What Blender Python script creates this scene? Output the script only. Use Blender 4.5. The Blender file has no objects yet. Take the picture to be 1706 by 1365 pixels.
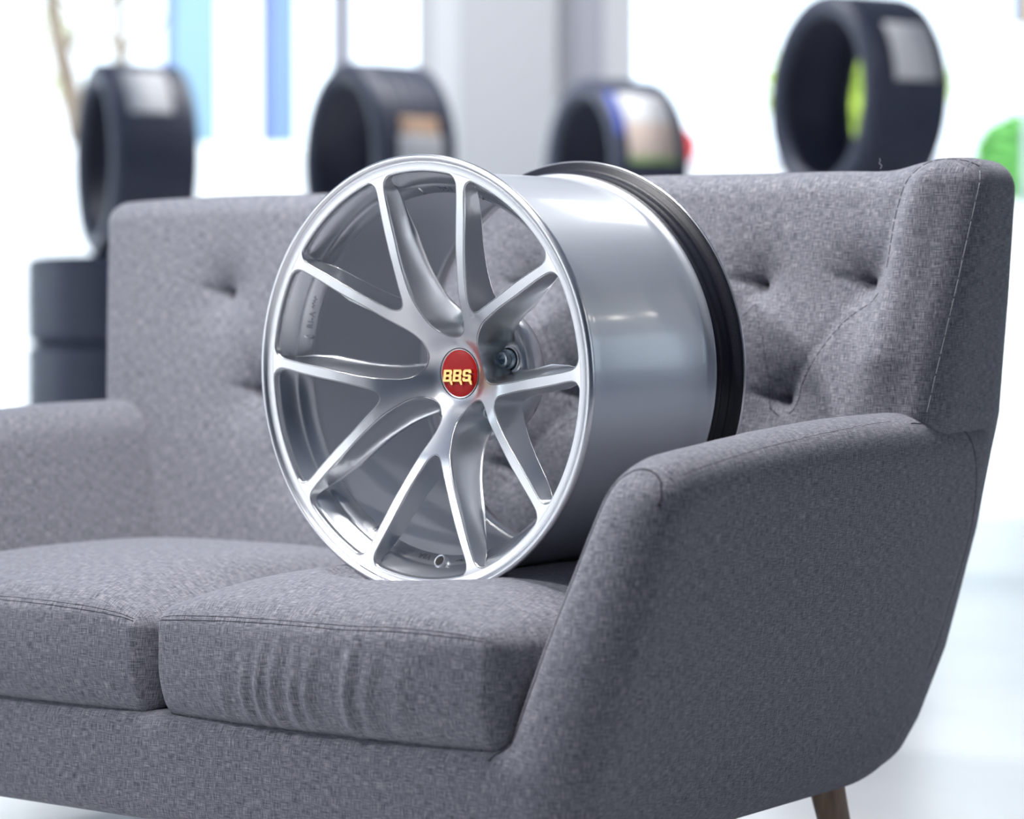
import bpy, bmesh, math, random
import numpy as np
from mathutils import Vector, Matrix
from mathutils.bvhtree import BVHTree
from mathutils.geometry import delaunay_2d_cdt

random.seed(7); rng = np.random.default_rng(7)
scn = bpy.context.scene
COL = scn.collection
PI = math.pi

# ---------------------------------------------------------------- camera
PSI, DL = math.radians(35.0), math.radians(1.5)
CAM = Vector((1.83, -2.04, 0.735))
FWD = Vector((-math.sin(PSI)*math.cos(DL), math.cos(PSI)*math.cos(DL), -math.sin(DL)))
cd = bpy.data.cameras.new('camera'); cam = bpy.data.objects.new('camera', cd); COL.objects.link(cam)
cam.location = CAM
cam.rotation_euler = FWD.to_track_quat('-Z', 'Y').to_euler()
cd.sensor_width = 36.0; cd.lens = 4000.0/1706.0*36.0
cd.clip_start = 0.05; cd.clip_end = 400
cd.dof.use_dof = True; cd.dof.focus_distance = 2.78; cd.dof.aperture_fstop = 2.7
scn.camera = cam
vs = scn.view_settings
vs.view_transform = 'Standard'; vs.look = 'None'; vs.gamma = 1.0; vs.use_curve_mapping = False
vs.exposure = 0.0

# ---------------------------------------------------------------- light
wd = bpy.data.worlds.new('world'); scn.world = wd; wd.use_nodes = True
bg = wd.node_tree.nodes['Background']
bg.inputs[0].default_value = (0.80, 0.90, 1.0, 1); bg.inputs[1].default_value = 3.3

def lamp(name, kind, loc, target, energy, color=(1, 1, 1), size=1.0, size_y=None, angle=None):
    l = bpy.data.lights.new(name, kind); l.energy = energy; l.color = color
    if kind == 'AREA':
        l.size = size
        if size_y: l.shape = 'RECTANGLE'; l.size_y = size_y
    elif kind == 'SUN':
        l.angle = angle
    else:
        l.shadow_soft_size = size
    o = bpy.data.objects.new(name, l); COL.objects.link(o)
    o.location = loc
    o.rotation_euler = (Vector(target)-Vector(loc)).to_track_quat('-Z', 'Y').to_euler()
    return o

lamp('sun', 'SUN', (0, 0, 20), (-3.0, 5.0, 8.0), 3.0, (1, 0.97, 0.92), angle=0.02)
lamp('ceiling_lamp_front', 'AREA', (0.0, 0.12, 3.1), (0.0, 0.2, 0.6), 38, (1.0, 0.985, 0.975), 1.3, 0.7).data.spread = math.radians(110)
sp = lamp('added_back_spot', 'SPOT', (-0.5, -1.7, 3.0), (-0.15, 0.62, 0.95), 320, (1.0, 0.985, 0.97), 0.12)  # added spot with no visible fixture, lifts the backrest brightness
sp.data.spot_size = math.radians(44); sp.data.spot_blend = 0.9
lamp('ceiling_lamp_middle', 'AREA', (-0.2, 3.4, 3.1), (-0.2, 3.4, 0.0), 15, (1, 1, 1), 0.8, 0.8)
lamp('ceiling_lamp_back', 'AREA', (-3.1, 4.5, 3.1), (-3.4, 6.4, 0.0), 66, (0.97, 0.98, 1.0), 1.8, 0.8)
lamp('added_wall_wash', 'AREA', (-3.2, -3.6, 2.5), (-4.3, -4.4, 0.35), 165, (0.94, 0.97, 1.0), 0.8, 2.6)  # added unseen lamp washing the left wall that the wheel face mirrors
for k in (0, 1):
    p = Vector((CAM.x, CAM.y, 0))+Vector((math.cos(PSI), math.sin(PSI), 0))*5.1+Vector((-math.sin(PSI), math.cos(PSI), 0))*(3.95+0.55*k)
    lamp('wall_lamp', 'AREA', (p.x, p.y, 2.62), (0.2, 0.4, 0.7), 2.6, (1.0, 0.95, 0.85), 0.10)

# ---------------------------------------------------------------- helpers
def newmat(name):
    m = bpy.data.materials.new(name); m.use_nodes = True
    return m, m.node_tree.nodes, m.node_tree.links, m.node_tree.nodes['Principled BSDF']

def plain(name, col, rough=0.5, metal=0.0, spec=0.5, coat=0.0, emit=None, estr=0.0):
    m, N, L, b = newmat(name)
    b.inputs['Base Color'].default_value = (*col, 1); b.inputs['Roughness'].default_value = rough
    b.inputs['Metallic'].default_value = metal; b.inputs['Specular IOR Level'].default_value = spec
    b.inputs['Coat Weight'].default_value = coat
    if emit: b.inputs['Emission Color'].default_value = (*emit, 1); b.inputs['Emission Strength'].default_value = estr
    return m

def speckled(name, col_a, col_b, scale, rough=0.5, metal=0.0, bump=0.0, coord='Object', stretch=(1, 1, 1), coat=0.0, detail=3.0, lo=0.35, hi=0.65):
    m, N, L, b = newmat(name)
    tc = N.new('ShaderNodeTexCoord'); mp = N.new('ShaderNodeMapping'); mp.inputs['Scale'].default_value = stretch
    L.new(tc.outputs[coord], mp.inputs['Vector'])
    n = N.new('ShaderNodeTexNoise'); n.inputs['Scale'].default_value = scale; n.inputs['Detail'].default_value = detail
    L.new(mp.outputs[0], n.inputs['Vector'])
    r = N.new('ShaderNodeValToRGB'); r.color_ramp.elements[0].position = lo; r.color_ramp.elements[1].position = hi
    r.color_ramp.elements[0].color = (*col_a, 1); r.color_ramp.elements[1].color = (*col_b, 1)
    L.new(n.outputs['Fac'], r.inputs['Fac']); L.new(r.outputs[0], b.inputs['Base Color'])
    b.inputs['Roughness'].default_value = rough; b.inputs['Metallic'].default_value = metal
    b.inputs['Coat Weight'].default_value = coat
    if bump:
        bp = N.new('ShaderNodeBump'); bp.inputs['Strength'].default_value = bump; bp.inputs['Distance'].default_value = 0.002
        L.new(n.outputs['Fac'], bp.inputs['Height']); L.new(bp.outputs[0], b.inputs['Normal'])
    return m

def fabric(name):
    m, N, L, b = newmat(name)
    uv = N.new('ShaderNodeUVMap'); uv.uv_map = 'UVMap'
    outs = []
    for sc in ((70, 1350, 1), (1250, 78, 1)):
        mp = N.new('ShaderNodeMapping'); mp.inputs['Scale'].default_value = sc
        L.new(uv.outputs[0], mp.inputs['Vector'])
        n = N.new('ShaderNodeTexNoise'); n.inputs['Scale'].default_value = 1.0; n.inputs['Detail'].default_value = 2.5
        n.inputs['Roughness'].default_value = 0.6
        L.new(mp.outputs[0], n.inputs['Vector']); outs.append(n)
    big = N.new('ShaderNodeTexNoise'); big.inputs['Scale'].default_value = 190; big.inputs['Detail'].default_value = 3
    L.new(uv.outputs[0], big.inputs['Vector'])
    add = N.new('ShaderNodeMath'); add.operation = 'ADD'
    L.new(outs[0].outputs['Fac'], add.inputs[0]); L.new(outs[1].outputs['Fac'], add.inputs[1])
    a2 = N.new('ShaderNodeMath'); a2.operation = 'MULTIPLY_ADD'; a2.inputs[1].default_value = 0.15
    L.new(big.outputs['Fac'], a2.inputs[0]); L.new(add.outputs[0], a2.inputs[2])
    mr = N.new('ShaderNodeMapRange'); mr.inputs['From Min'].default_value = 0.82; mr.inputs['From Max'].default_value = 1.33
    L.new(a2.outputs[0], mr.inputs['Value'])
    r = N.new('ShaderNodeValToRGB'); cr = r.color_ramp
    cr.elements[0].position = 0.0; cr.elements[0].color = (0.060, 0.064, 0.080, 1)
    cr.elements[1].position = 1.0; cr.elements[1].color = (0.40, 0.40, 0.425, 1)
    e = cr.elements.new(0.5); e.color = (0.180, 0.187, 0.222, 1)
    L.new(mr.outputs[0], r.inputs['Fac']); L.new(r.outputs[0], b.inputs['Base Color'])
    b.inputs['Roughness'].default_value = 0.9; b.inputs['Specular IOR Level'].default_value = 0.15
    b.inputs['Sheen Weight'].default_value = 0.35; b.inputs['Sheen Roughness'].default_value = 0.45
    b.inputs['Sheen Tint'].default_value = (0.8, 0.82, 0.9, 1)
    bp = N.new('ShaderNodeBump'); bp.inputs['Strength'].default_value = 0.35; bp.inputs['Distance'].default_value = 0.0012
    L.new(a2.outputs[0], bp.inputs['Height']); L.new(bp.outputs[0], b.inputs['Normal'])
    return m

def silver(name, col, rough, flake=0.0, scale=900):
    m, N, L, b = newmat(name)
    b.inputs['Base Color'].default_value = (*col, 1); b.inputs['Metallic'].default_value = 1.0
    b.inputs['Roughness'].default_value = rough
    if flake:
        tc = N.new('ShaderNodeTexCoord'); n = N.new('ShaderNodeTexNoise'); n.inputs['Scale'].default_value = scale; n.inputs['Detail'].default_value = 1
        L.new(tc.outputs['Object'], n.inputs['Vector'])
        bp = N.new('ShaderNodeBump'); bp.inputs['Strength'].default_value = flake; bp.inputs['Distance'].default_value = 0.0006
        L.new(n.outputs['Fac'], bp.inputs['Height']); L.new(bp.outputs[0], b.inputs['Normal'])
    return m

M = {}
M['fabric'] = fabric('grey_heather_fabric')
M['seam'] = plain('dark_seam_thread', (0.035, 0.036, 0.045), 0.9)
M['stitch'] = plain('pale_stitch_thread', (0.33, 0.34, 0.37), 0.8)
M['silver'] = silver('silver_paint', (0.76, 0.77, 0.79), 0.27, 0.10)
M['machined'] = silver('satin_silver', (0.78, 0.785, 0.80), 0.28, 0.04)
M['step'] = silver('polished_step_silver', (0.76, 0.775, 0.80), 0.27, 0.03)
M['barrel'] = silver('silver_barrel_paint', (0.62, 0.65, 0.70), 0.42, 0.12, 700)
M['barrel'].node_tree.nodes['Principled BSDF'].inputs['Coat Weight'].default_value = 0.4
M['barrel'].node_tree.nodes['Principled BSDF'].inputs['Coat Roughness'].default_value = 0.11
M['barrel'].node_tree.nodes['Principled BSDF'].inputs['Metallic'].default_value = 0.75
M['black_flange'] = speckled('black_flake_paint', (0.004, 0.005, 0.009), (0.018, 0.020, 0.030), 900, 0.36, 0.0, 0.10)
M['black_flange'].node_tree.nodes['Principled BSDF'].inputs['Specular IOR Level'].default_value = 0.35
M['red'] = plain('red_enamel', (0.36, 0.004, 0.004), 0.22, 0.0, 0.22, 0.0)
M['gold'] = plain('gold_plate', (0.86, 0.60, 0.22), 0.28, 1.0)
M['dark'] = plain('dark_ring_and_hole_shade', (0.012, 0.012, 0.014), 0.7)  # cap ring's own black, also painted as shade inside the holes
M['bolt'] = plain('zinc_bolt', (0.50, 0.58, 0.62), 0.22, 1.0)
M['wood'] = speckled('walnut_stained_wood', (0.26, 0.17, 0.12), (0.42, 0.30, 0.22), 14, 0.45, 0, 0.1, stretch=(6, 6, 0.8))
M['rubber'] = speckled('tyre_rubber', (0.050, 0.056, 0.090), (0.070, 0.077, 0.118), 60, 0.45, 0, 0.2)
M['paper'] = plain('white_sticker_paper', (0.86, 0.85, 0.84), 0.6)
M['sticker_blue'] = plain('blue_sticker_print', (0.10, 0.16, 0.62), 0.5)
M['sticker_orange'] = plain('orange_sticker_print', (0.90, 0.60, 0.40), 0.5)
M['sticker_green'] = plain('green_sticker_print', (0.45, 0.62, 0.25), 0.5)
M['sticker_peach'] = plain('peach_sticker_print', (0.82, 0.66, 0.56), 0.5)
M['letter'] = plain('shadowed_letter_metal', (0.34, 0.36, 0.40), 0.3, 1.0)
M['white_paint'] = plain('white_wall_paint', (0.80, 0.80, 0.81), 0.6)
M['ceiling_paint'] = plain('grey_ceiling_paint', (0.30, 0.35, 0.46), 0.7)
M['column_paint'] = plain('pale_grey_column_paint', (0.62, 0.62, 0.635), 0.6)
M['frame_paint'] = plain('white_frame_paint', (0.50, 0.50, 0.56), 0.45)
M['wall_paint'] = plain('grey_wall_paint', (0.13, 0.17, 0.26), 0.7)

def link(o, parent=None):
    COL.objects.link(o)
    if parent is not None: o.parent = parent
    return o

def tag(o, label=None, cat=None, group=None, kind=None):
    if label: o['label'] = label
    if cat: o['category'] = cat
    if group: o['group'] = group
    if kind: o['kind'] = kind
    return o

def empty(name, loc=(0, 0, 0), rz=0.0):
    o = bpy.data.objects.new(name, None); o.location = loc; o.rotation_euler = (0, 0, rz)
    o.empty_display_size = 0.1
    return link(o)

def box_uv(me):
    """UVs in metres by the dominant axis of each face."""
    n = len(me.loops)
    if not n: return
    uvl = me.uv_layers.new(name='UVMap')
    li = np.empty(n, np.int32); me.loops.foreach_get('vertex_index', li)
    co = np.empty(len(me.vertices)*3); me.vertices.foreach_get('co', co); co = co.reshape(-1, 3)
    fn = np.empty(len(me.polygons)*3); me.polygons.foreach_get('normal', fn); fn = np.abs(fn.reshape(-1, 3))
    lt = np.empty(len(me.polygons), np.int32); me.polygons.foreach_get('loop_total', lt)
    ax = np.repeat(fn.argmax(1), lt)
    p = co[li]
    uv = np.where((ax == 0)[:, None], p[:, [1, 2]], np.where((ax == 1)[:, None], p[:, [0, 2]], p[:, [0, 1]]))
    uv = uv + ax[:, None]*3.17
    uvl.data.foreach_set('uv', uv.astype(np.float32).ravel())

def mesh(name, V, F, mat, parent=None, smooth=True, angle=None, uv=False, normals=None):
    me = bpy.data.meshes.new(name)
    me.from_pydata([tuple(map(float, v)) for v in V], [], [tuple(map(int, f)) for f in F])
    me.validate(); me.update()
    if smooth:
        me.polygons.foreach_set('use_smooth', [True]*len(me.polygons))
        if angle is not None: me.set_sharp_from_angle(angle=math.radians(angle))
    if uv: box_uv(me)
    if mat is not None: me.materials.append(mat)
    if normals is not None: me.normals_split_custom_set([tuple(v) for v in normals])
    return link(bpy.data.objects.new(name, me), parent)

def corner_normals(me):
    a = np.empty(len(me.loops)*3, np.float32); me.corner_normals.foreach_get('vector', a)
    return a.reshape(-1, 3)

def split_mesh(src, labels, specs):
    """Cut one mesh into the pieces specs = {label: (name, material, parent)}; shading stays continuous over the cuts."""
    me = src.data if hasattr(src, 'data') else src
    cn = corner_normals(me)
    co = np.empty(len(me.vertices)*3); me.vertices.foreach_get('co', co); co = co.reshape(-1, 3)
    starts = [p.loop_start for p in me.polygons]; polys = [list(p.vertices) for p in me.polygons]
    uvs = None
    if me.uv_layers:
        uvs = np.empty(len(me.loops)*2, np.float32); me.uv_layers[0].data.foreach_get('uv', uvs); uvs = uvs.reshape(-1, 2)
    out = {}
    for lab, (name, mat, parent) in specs.items():
        idx = [i for i, l in enumerate(labels) if l == lab]
        if not idx: continue
        used = {}; F = []; NL = []; UL = []
        for i in idx:
            f = []
            for k, v in enumerate(polys[i]):
                f.append(used.setdefault(v, len(used))); NL.append(cn[starts[i]+k])
                if uvs is not None: UL.append(uvs[starts[i]+k])
            F.append(f)
        V = co[list(used.keys())]
        m2 = bpy.data.meshes.new(name)
        m2.from_pydata([tuple(v) for v in V], [], F); m2.update()
        m2.polygons.foreach_set('use_smooth', [True]*len(m2.polygons))
        if uvs is not None:
            u = m2.uv_layers.new(name='UVMap'); u.data.foreach_set('uv', np.array(UL, np.float32).ravel())
        m2.materials.append(mat)
        m2.normals_split_custom_set([tuple(map(float, v)) for v in NL])
        out.setdefault(lab, []).append(link(bpy.data.objects.new(name, m2), parent))
    return out

def lathe(prof, n=160, axis='Y', closed=True, a0=0.0, a1=2*PI):
    """prof: (along axis, radius). Returns V, F."""
    prof = np.array(prof, float); k = len(prof)
    full = abs(a1-a0-2*PI) < 1e-6
    m = n if full else n+1
    t = a0+(a1-a0)*np.arange(m)/n
    V = np.empty((m, k, 3)); c, s = np.cos(t)[:, None], np.sin(t)[:, None]
    if axis == 'Y': V[..., 0] = prof[:, 1]*c; V[..., 1] = prof[:, 0]; V[..., 2] = prof[:, 1]*s
    else: V[..., 0] = prof[:, 1]*c; V[..., 1] = prof[:, 1]*s; V[..., 2] = prof[:, 0]
    F = []
    flip = (axis != 'Y')
    for i in range(n):
        j = (i+1) % m
        for q in range(k if closed else k-1):
            r = (q+1) % k
            f = [i*k+q, j*k+q, j*k+r, i*k+r]
            F.append(f[::-1] if flip else f)
    return V.reshape(-1, 3), F

def fix_normals(o):
    bm = bmesh.new(); bm.from_mesh(o.data); bmesh.ops.recalc_face_normals(bm, faces=bm.faces); bm.to_mesh(o.data); bm.free()
    return o

def rbox(h, r, n, nr=6):
    """Rounded box: half sizes h, edge radius r, n flat segments per axis. Returns base coordinates and quads."""
    h = np.array(h, float)
    arrs = []
    for a in range(3):
        ang = np.linspace(PI/4, 0, nr+1)[:-1]
        lo = -(h[a]-r)-r*np.tan(ang)
        mid = np.linspace(-(h[a]-r), h[a]-r, n[a]+1)
        arrs.append(np.concatenate([lo, mid, -lo[::-1]]))
    P, F = [], []; base = 0
    for a in range(3):
        b, c = (a+1) % 3, (a+2) % 3
        B, C = np.meshgrid(arrs[b], arrs[c], indexing='ij')
        nb, nc = B.shape
        for sg in (-1, 1):
            p = np.empty((nb, nc, 3)); p[..., a] = sg*h[a]; p[..., b] = B; p[..., c] = C
            P.append(p.reshape(-1, 3))
            i, j = np.meshgrid(np.arange(nb-1), np.arange(nc-1), indexing='ij')
            q = np.stack([i*nc+j, (i+1)*nc+j, (i+1)*nc+j+1, i*nc+j+1], -1).reshape(-1, 4)+base
            F.append(q if sg > 0 else q[:, ::-1]); base += nb*nc
    P = np.concatenate(P); F = np.concatenate(F)
    _, first, inv = np.unique(np.round(P*1e6).astype(np.int64), axis=0, return_index=True, return_inverse=True)
    P = P[first]; F = inv.reshape(-1)[F]
    inner = np.clip(P, -(h-r), h-r); d = P-inner
    nrm = d/np.linalg.norm(d, axis=1)[:, None]
    return inner+r*nrm, F

def box_mesh(bm, c, s, rz=0.0):
    m = Matrix.Translation(c) @ Matrix.Rotation(rz, 4, 'Z') @ Matrix.Diagonal((*s, 1))
    return bmesh.ops.create_cube(bm, size=1.0, matrix=m)['verts']

def obj_bm(name, bm, mat, parent=None, bevel=0.0, smooth=False, segs=2):
    if bevel:
        bmesh.ops.bevel(bm, geom=list(bm.edges), offset=bevel, segments=segs, affect='EDGES', profile=0.5)
    me = bpy.data.meshes.new(name); bm.to_mesh(me); bm.free()
    if smooth:
        me.polygons.foreach_set('use_smooth', [True]*len(me.polygons)); me.set_sharp_from_angle(angle=math.radians(40))
    me.materials.append(mat)
    return link(bpy.data.objects.new(name, me), parent)

def tube(path, rad, nseg=6, closed=False):
    P = np.array(path, float); n = len(P)
    T = np.gradient(P, axis=0) if not closed else np.roll(P, -1, 0)-np.roll(P, 1, 0)
    T /= np.linalg.norm(T, axis=1)[:, None]+1e-12
    ref = np.array([0.31, 0.52, 0.79])
    A = np.cross(T, ref); A /= np.linalg.norm(A, axis=1)[:, None]; B = np.cross(T, A)
    rad = np.broadcast_to(np.asarray(rad, float), (n,))
    a = np.arange(nseg)*2*PI/nseg
    V = P[:, None]+rad[:, None, None]*(np.cos(a)[None, :, None]*A[:, None]+np.sin(a)[None, :, None]*B[:, None])
    F = []
    for i in range(n if closed else n-1):
        j = (i+1) % n
        for k in range(nseg):
            l = (k+1) % nseg; F.append([i*nseg+k, i*nseg+l, j*nseg+l, j*nseg+k])
    if not closed:
        F.append(list(range(nseg))[::-1]); F.append([(n-1)*nseg+k for k in range(nseg)])
    return V.reshape(-1, 3), F

def resample(path, step):
    P = np.array(path, float); s = np.concatenate([[0], np.cumsum(np.linalg.norm(np.diff(P, axis=0), axis=1))])
    k = max(2, int(s[-1]/step)+1); q = np.linspace(0, s[-1], k)
    return np.stack([np.interp(q, s, P[:, i]) for i in range(P.shape[1])], 1)

def catmull(pts, per=8, closed=False):
    P = np.array(pts, float); n = len(P); out = []
    for i in range(n if closed else n-1):
        if closed: p0, p1, p2, p3 = P[i-1], P[i], P[(i+1) % n], P[(i+2) % n]
        else: p0, p1, p2, p3 = P[max(i-1, 0)], P[i], P[i+1], P[min(i+2, n-1)]
        for t in np.arange(per)/per:
            out.append(0.5*((2*p1)+(-p0+p2)*t+(2*p0-5*p1+4*p2-p3)*t*t+(-p0+3*p1-3*p2+p3)*t**3))
    if not closed: out.append(P[-1])
    return np.array(out)

def bvh_of(*objs):
    V, F = [], []
    for o in objs:
        b = len(V); V += [v.co.copy() for v in o.data.vertices]; F += [[b+i for i in p.vertices] for p in o.data.polygons]
    return BVHTree.FromPolygons(V, F)

def seam(name, pts, bvh, rad, mat, parent, lift=0.0, dash=None, step=0.004):
    """A thread laid on a surface along the smoothed path pts."""
    P = resample(catmull(pts, 10), step); Q = []
    for p in P:
        co, no, _, _ = bvh.find_nearest(Vector(p))
        Q.append(co+no*lift)
    Q = np.array([tuple(q) for q in Q])
    V, F = [], []
    if dash:
        on, off = dash; k = on+off; chunks = [Q[i:i+on+1] for i in range(0, len(Q)-1, k)]
    else: chunks = [Q]
    for c in chunks:
        if len(c) < 2: continue
        v, f = tube(c, rad, 5); b = len(V)
        V += list(v); F += [[b+i for i in q] for q in f]
    return mesh(name, V, F, mat, parent)

# =====================================================================
# SOFA  (sofa frame: X along its length, Y to its back; XC its middle)
# =====================================================================
XC = -0.115
Zk = [0.15, 0.18, 0.25, 0.40, 0.60, 0.65, 0.80, 0.96, 1.0]
Wk = [0.560, 0.570, 0.594, 0.634, 0.685, 0.699, 0.722, 0.744, 0.747]
def half_w(z): return np.interp(z, Zk, Wk)
def plane_y(z): return np.interp(z, [0.15, 0.30, 0.45, 0.65, 0.96], [0.55, 0.56, 0.575, 0.617, 0.675])
def back_y(z): return np.interp(z, [0.15, 0.18, 0.21, 0.25, 0.34, 0.50, 0.63, 0.80, 0.92, 0.97], [0.745, 0.790, 0.825, 0.852, 0.884, 0.890, 0.872, 0.836, 0.808, 0.792])

sofa = tag(empty('sofa', (XC, 0.35, 0.0)), 'grey heather fabric two-seat sofa with tufted back, carrying the silver wheel', 'sofa')
SL = np.array([XC, 0.35, 0.0])

# ---- arms and base rail: one upholstered frame, then cut into its parts
fV, fF = [], []
def add_piece(P, F):
    b = sum(len(v) for v in fV); fV.append(P); fF.append(F+b)
for sg in (-1, 1):
    P, F = rbox((0.055, 0.36, 0.235), 0.050, (3, 60, 40), 8)
    a = P[:, 0]/0.055; yy = (P[:, 1]+0.36)/0.72; zz = (P[:, 2]+0.235)/0.47
    z_top = np.interp(yy, [0, 0.12, 0.3, 0.5, 0.75, 1], [0.618, 0.628, 0.642, 0.652, 0.656, 0.654])
    z = 0.178+(z_top-0.178)*zz
    xi = np.interp(z, [0.17, 0.285, 0.63, 0.7], [0.44, 0.472, 0.586, 0.605])
    xo = np.interp(z, [0.17, 0.25, 0.60, 0.7], [0.572, 0.589, 0.675, 0.698])+0.022*np.clip(yy, 0, 1)*np.clip((z-0.18)/0.4, 0, 1)
    # soft outward belly of the side panel
    xo = xo+0.008*np.sin(np.clip(yy, 0, 1)*PI)*np.sin(np.clip((z-0.18)/0.45, 0, 1)*PI)
    yf = np.interp(z, [0.17, 0.24, 0.30, 0.42, 0.55, 0.66], [0.004, 0.0, 0.004, 0.022, 0.052, 0.084])
    yb = back_y(z)-0.035
    z = z-0.012*yy*np.clip((0.30-z)/0.1, 0, 1)
    X = XC+sg*(xi+(xo-xi)*(a+1)/2); Y = yf+(yb-yf)*yy
    Pn = np.stack([X, Y, z], 1)
    add_piece(Pn, F if sg > 0 else F[:, ::-1])
P, F = rbox((0.56, 0.35, 0.066), 0.022, (60, 34, 6), 5)
P = P+np.array([XC, 0.350, 0.243])
add_piece(P, F)
src = mesh('frame_source', np.concatenate(fV), np.concatenate(fF), None)
md = src.modifiers.new('r', 'REMESH'); md.mode = 'VOXEL'; md.voxel_size = 0.0068
md2 = src.modifiers.new('s', 'SMOOTH'); md2.factor = 0.5; md2.iterations = 14
dg = bpy.context.evaluated_depsgraph_get()
frame_me = bpy.data.meshes.new_from_object(src.evaluated_get(dg))
bpy.data.objects.remove(src)
frame_me.transform(Matrix.Translation(-Vector(SL)))
frame_me.polygons.foreach_set('use_smooth', [True]*len(frame_me.polygons))
box_uv(frame_me)
lab = []
for p in frame_me.polygons:
    c = p.center
    z = c.z; xi = np.interp(z, [0.17, 0.285, 0.63, 0.7], [0.44, 0.472, 0.586, 0.605])
    lim = 0.455 if z < 0.315 else min(xi, 0.5)-0.03
    lab.append('R' if c.x > lim else ('L' if c.x < -lim else 'B'))
fr = split_mesh(frame_me, lab, {'L': ('arm', M['fabric'], sofa), 'R': ('arm', M['fabric'], sofa), 'B': ('base_rail', M['fabric'], sofa)})
armL, armR, rail = fr['L'][0], fr['R'][0], fr['B'][0]
bvR = bvh_of(armR); bvL = bvh_of(armL)

# ---- arm front piping, side seams
def arm_arch(sg, bv, o):
    pts = []
    for z in (0.30, 0.36, 0.42, 0.48, 0.54, 0.58):
        xi = np.interp(z, [0.17, 0.285, 0.63, 0.7], [0.44, 0.472, 0.586, 0.605]); pts.append((sg*(xi+0.006), np.interp(z, [0.30, 0.42, 0.55, 0.66], [0.004, 0.022, 0.052, 0.084])-0.35, z))
    pts += [(sg*0.586, 0.072-0.35, 0.606), (sg*0.602, 0.074-0.35, 0.621), (sg*0.624, 0.074-0.35, 0.624), (sg*0.646, 0.072-0.35, 0.614), (sg*0.660, 0.066-0.35, 0.596), (sg*0.664, 0.058-0.35, 0.572)]
    for z in (0.52, 0.44, 0.36, 0.28, 0.22):
        xo = np.interp(z, [0.17, 0.25, 0.60], [0.572, 0.589, 0.675]); pts.append((sg*(xo-0.004), np.interp(z, [0.24, 0.30, 0.42, 0.55, 0.66], [0.0, 0.004, 0.022, 0.052, 0.084])-0.35+0.006, z))
    seam('piping', pts[:12], bv, 0.0009, M['seam'], o, 0.0002)
    
arm_arch(1, bvR, armR); arm_arch(-1, bvL, armL)
for sg, bv, o in ((1, bvR, armR), (-1, bvL, armL)):
    seam('side_seam', [(sg*(half_w(z)-0.002), y-0.35, z) for y, z in ((0.60, 0.657), (0.68, 0.648), (0.738, 0.622), (0.785, 0.56), (0.812, 0.48), (0.815, 0.38), (0.785, 0.28))], bv, 0.0006, M['seam'], o, 0.0001)
    seam('top_seam', [(sg*0.668, y-0.35, z) for y, z in ((0.10, 0.606), (0.25, 0.622), (0.42, 0.632), (0.56, 0.636))], bv, 0.0004, M['seam'], o, -0.0002)

# ---- backrest
TUFTS = [(s, 0.815) for s in (-0.468, -0.272, -0.09, 0.09, 0.272, 0.440, 0.592)]+[(s, 0.668) for s in (-0.385, -0.188, 0.0, 0.188, 0.340, 0.488)]+[(s, 0.570) for s in (-0.285, -0.09, 0.09, 0.272)]
def tuft_depth(x, z):
    d = np.zeros_like(x)
    for tx, tz in TUFTS:
        r = np.hypot(x-tx, (z-tz)); k = 1.3 if tx > 0.55 else 1.0
        d += k*0.022*np.exp(-r/0.014)+k*0.013*np.exp(-(r/0.05)**2)
        # the pulled fold that runs sideways out of each tuft
        dx = (tx-x)/0.060
        f = np.where((dx > -0.1) & (dx < 1), np.exp(-((z-tz-0.012*dx)/0.0055)**2)*(1-np.clip(dx, 0, 1))**1.3, 0)
        d += 0.011*f
    for (ax, az) in TUFTS:                       # diagonal pleats between the rows
        for (bx, bz) in TUFTS:
            if bz < az-0.05 and bz > az-0.2 and abs(ax-bx) < 0.14:
                ux, uz = bx-ax, bz-az; L = math.hypot(ux, uz); ux /= L; uz /= L
                s = (x-ax)*ux+(z-az)*uz; n = np.abs((x-ax)*uz-(z-az)*ux)
                d += np.where((s > 0) & (s < L), 0.0028*np.exp(-(n/0.010)**2), 0)
    return d
def back_shape(P):
    h = (0.74, 0.055, 0.39)
    s = P[:, 0]/h[0]; v = np.clip(P[:, 1]/h[1], -1, 1); z = 0.182+(P[:, 2]+0.39)
    w = half_w(z); x = s*w
    yf = plane_y(z); yb = back_y(z)
    xa = np.abs(x)
    wing = np.exp(-((xa-(w-0.075))/0.040)**2)*np.clip((z-0.62)/0.1, 0, 1)
    yf = yf-0.032*wing*(x > 0)-0.006*wing*(x < 0)
    xs = np.interp(z, [0.80, 0.86, 0.90, 0.94, 0.97], [0.612, 0.625, 0.634, 0.650, 0.668])
    yf = yf+0.010*np.exp(-((x-xs)/0.016)**2)*np.clip((z-0.79)/0.05, 0, 1)
    y = yf+(yb-yf)*(v+1)/2
    front = np.clip(-v, 0, 1)**2
    y = y+front*tuft_depth(x, z)
    # crown of the padding, the wing's raised shoulder on the right
    z = z+np.where(P[:, 2] > 0.3, 0.006*np.exp(-((x-0.69)/0.05)**2)-0.004*np.exp(-((x-0.60)/0.05)**2)+0.003*np.sin(x*9), 0)*np.clip((P[:, 2]-0.3)/0.05, 0, 1)
    return np.stack([x, y-0.35, z], 1)
P, F = rbox((0.74, 0.055, 0.39), 0.034, (290, 6, 150), 8)
backrest = mesh('backrest', back_shape(P), F, M['fabric'], sofa, uv=True)
bvB = bvh_of(backrest)
def on_front(x, z): return (x, float(plane_y(z))-0.35-0.02, z)
def surf_path(pts, bvh, step, lift):
    Q = []
    for p in resample(catmull(pts, 10), step):
        co, no, _, _ = bvh.find_nearest(Vector(p)); Q.append(tuple(co+no*lift))
    return np.array(Q)
pv, pf = [], []
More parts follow.
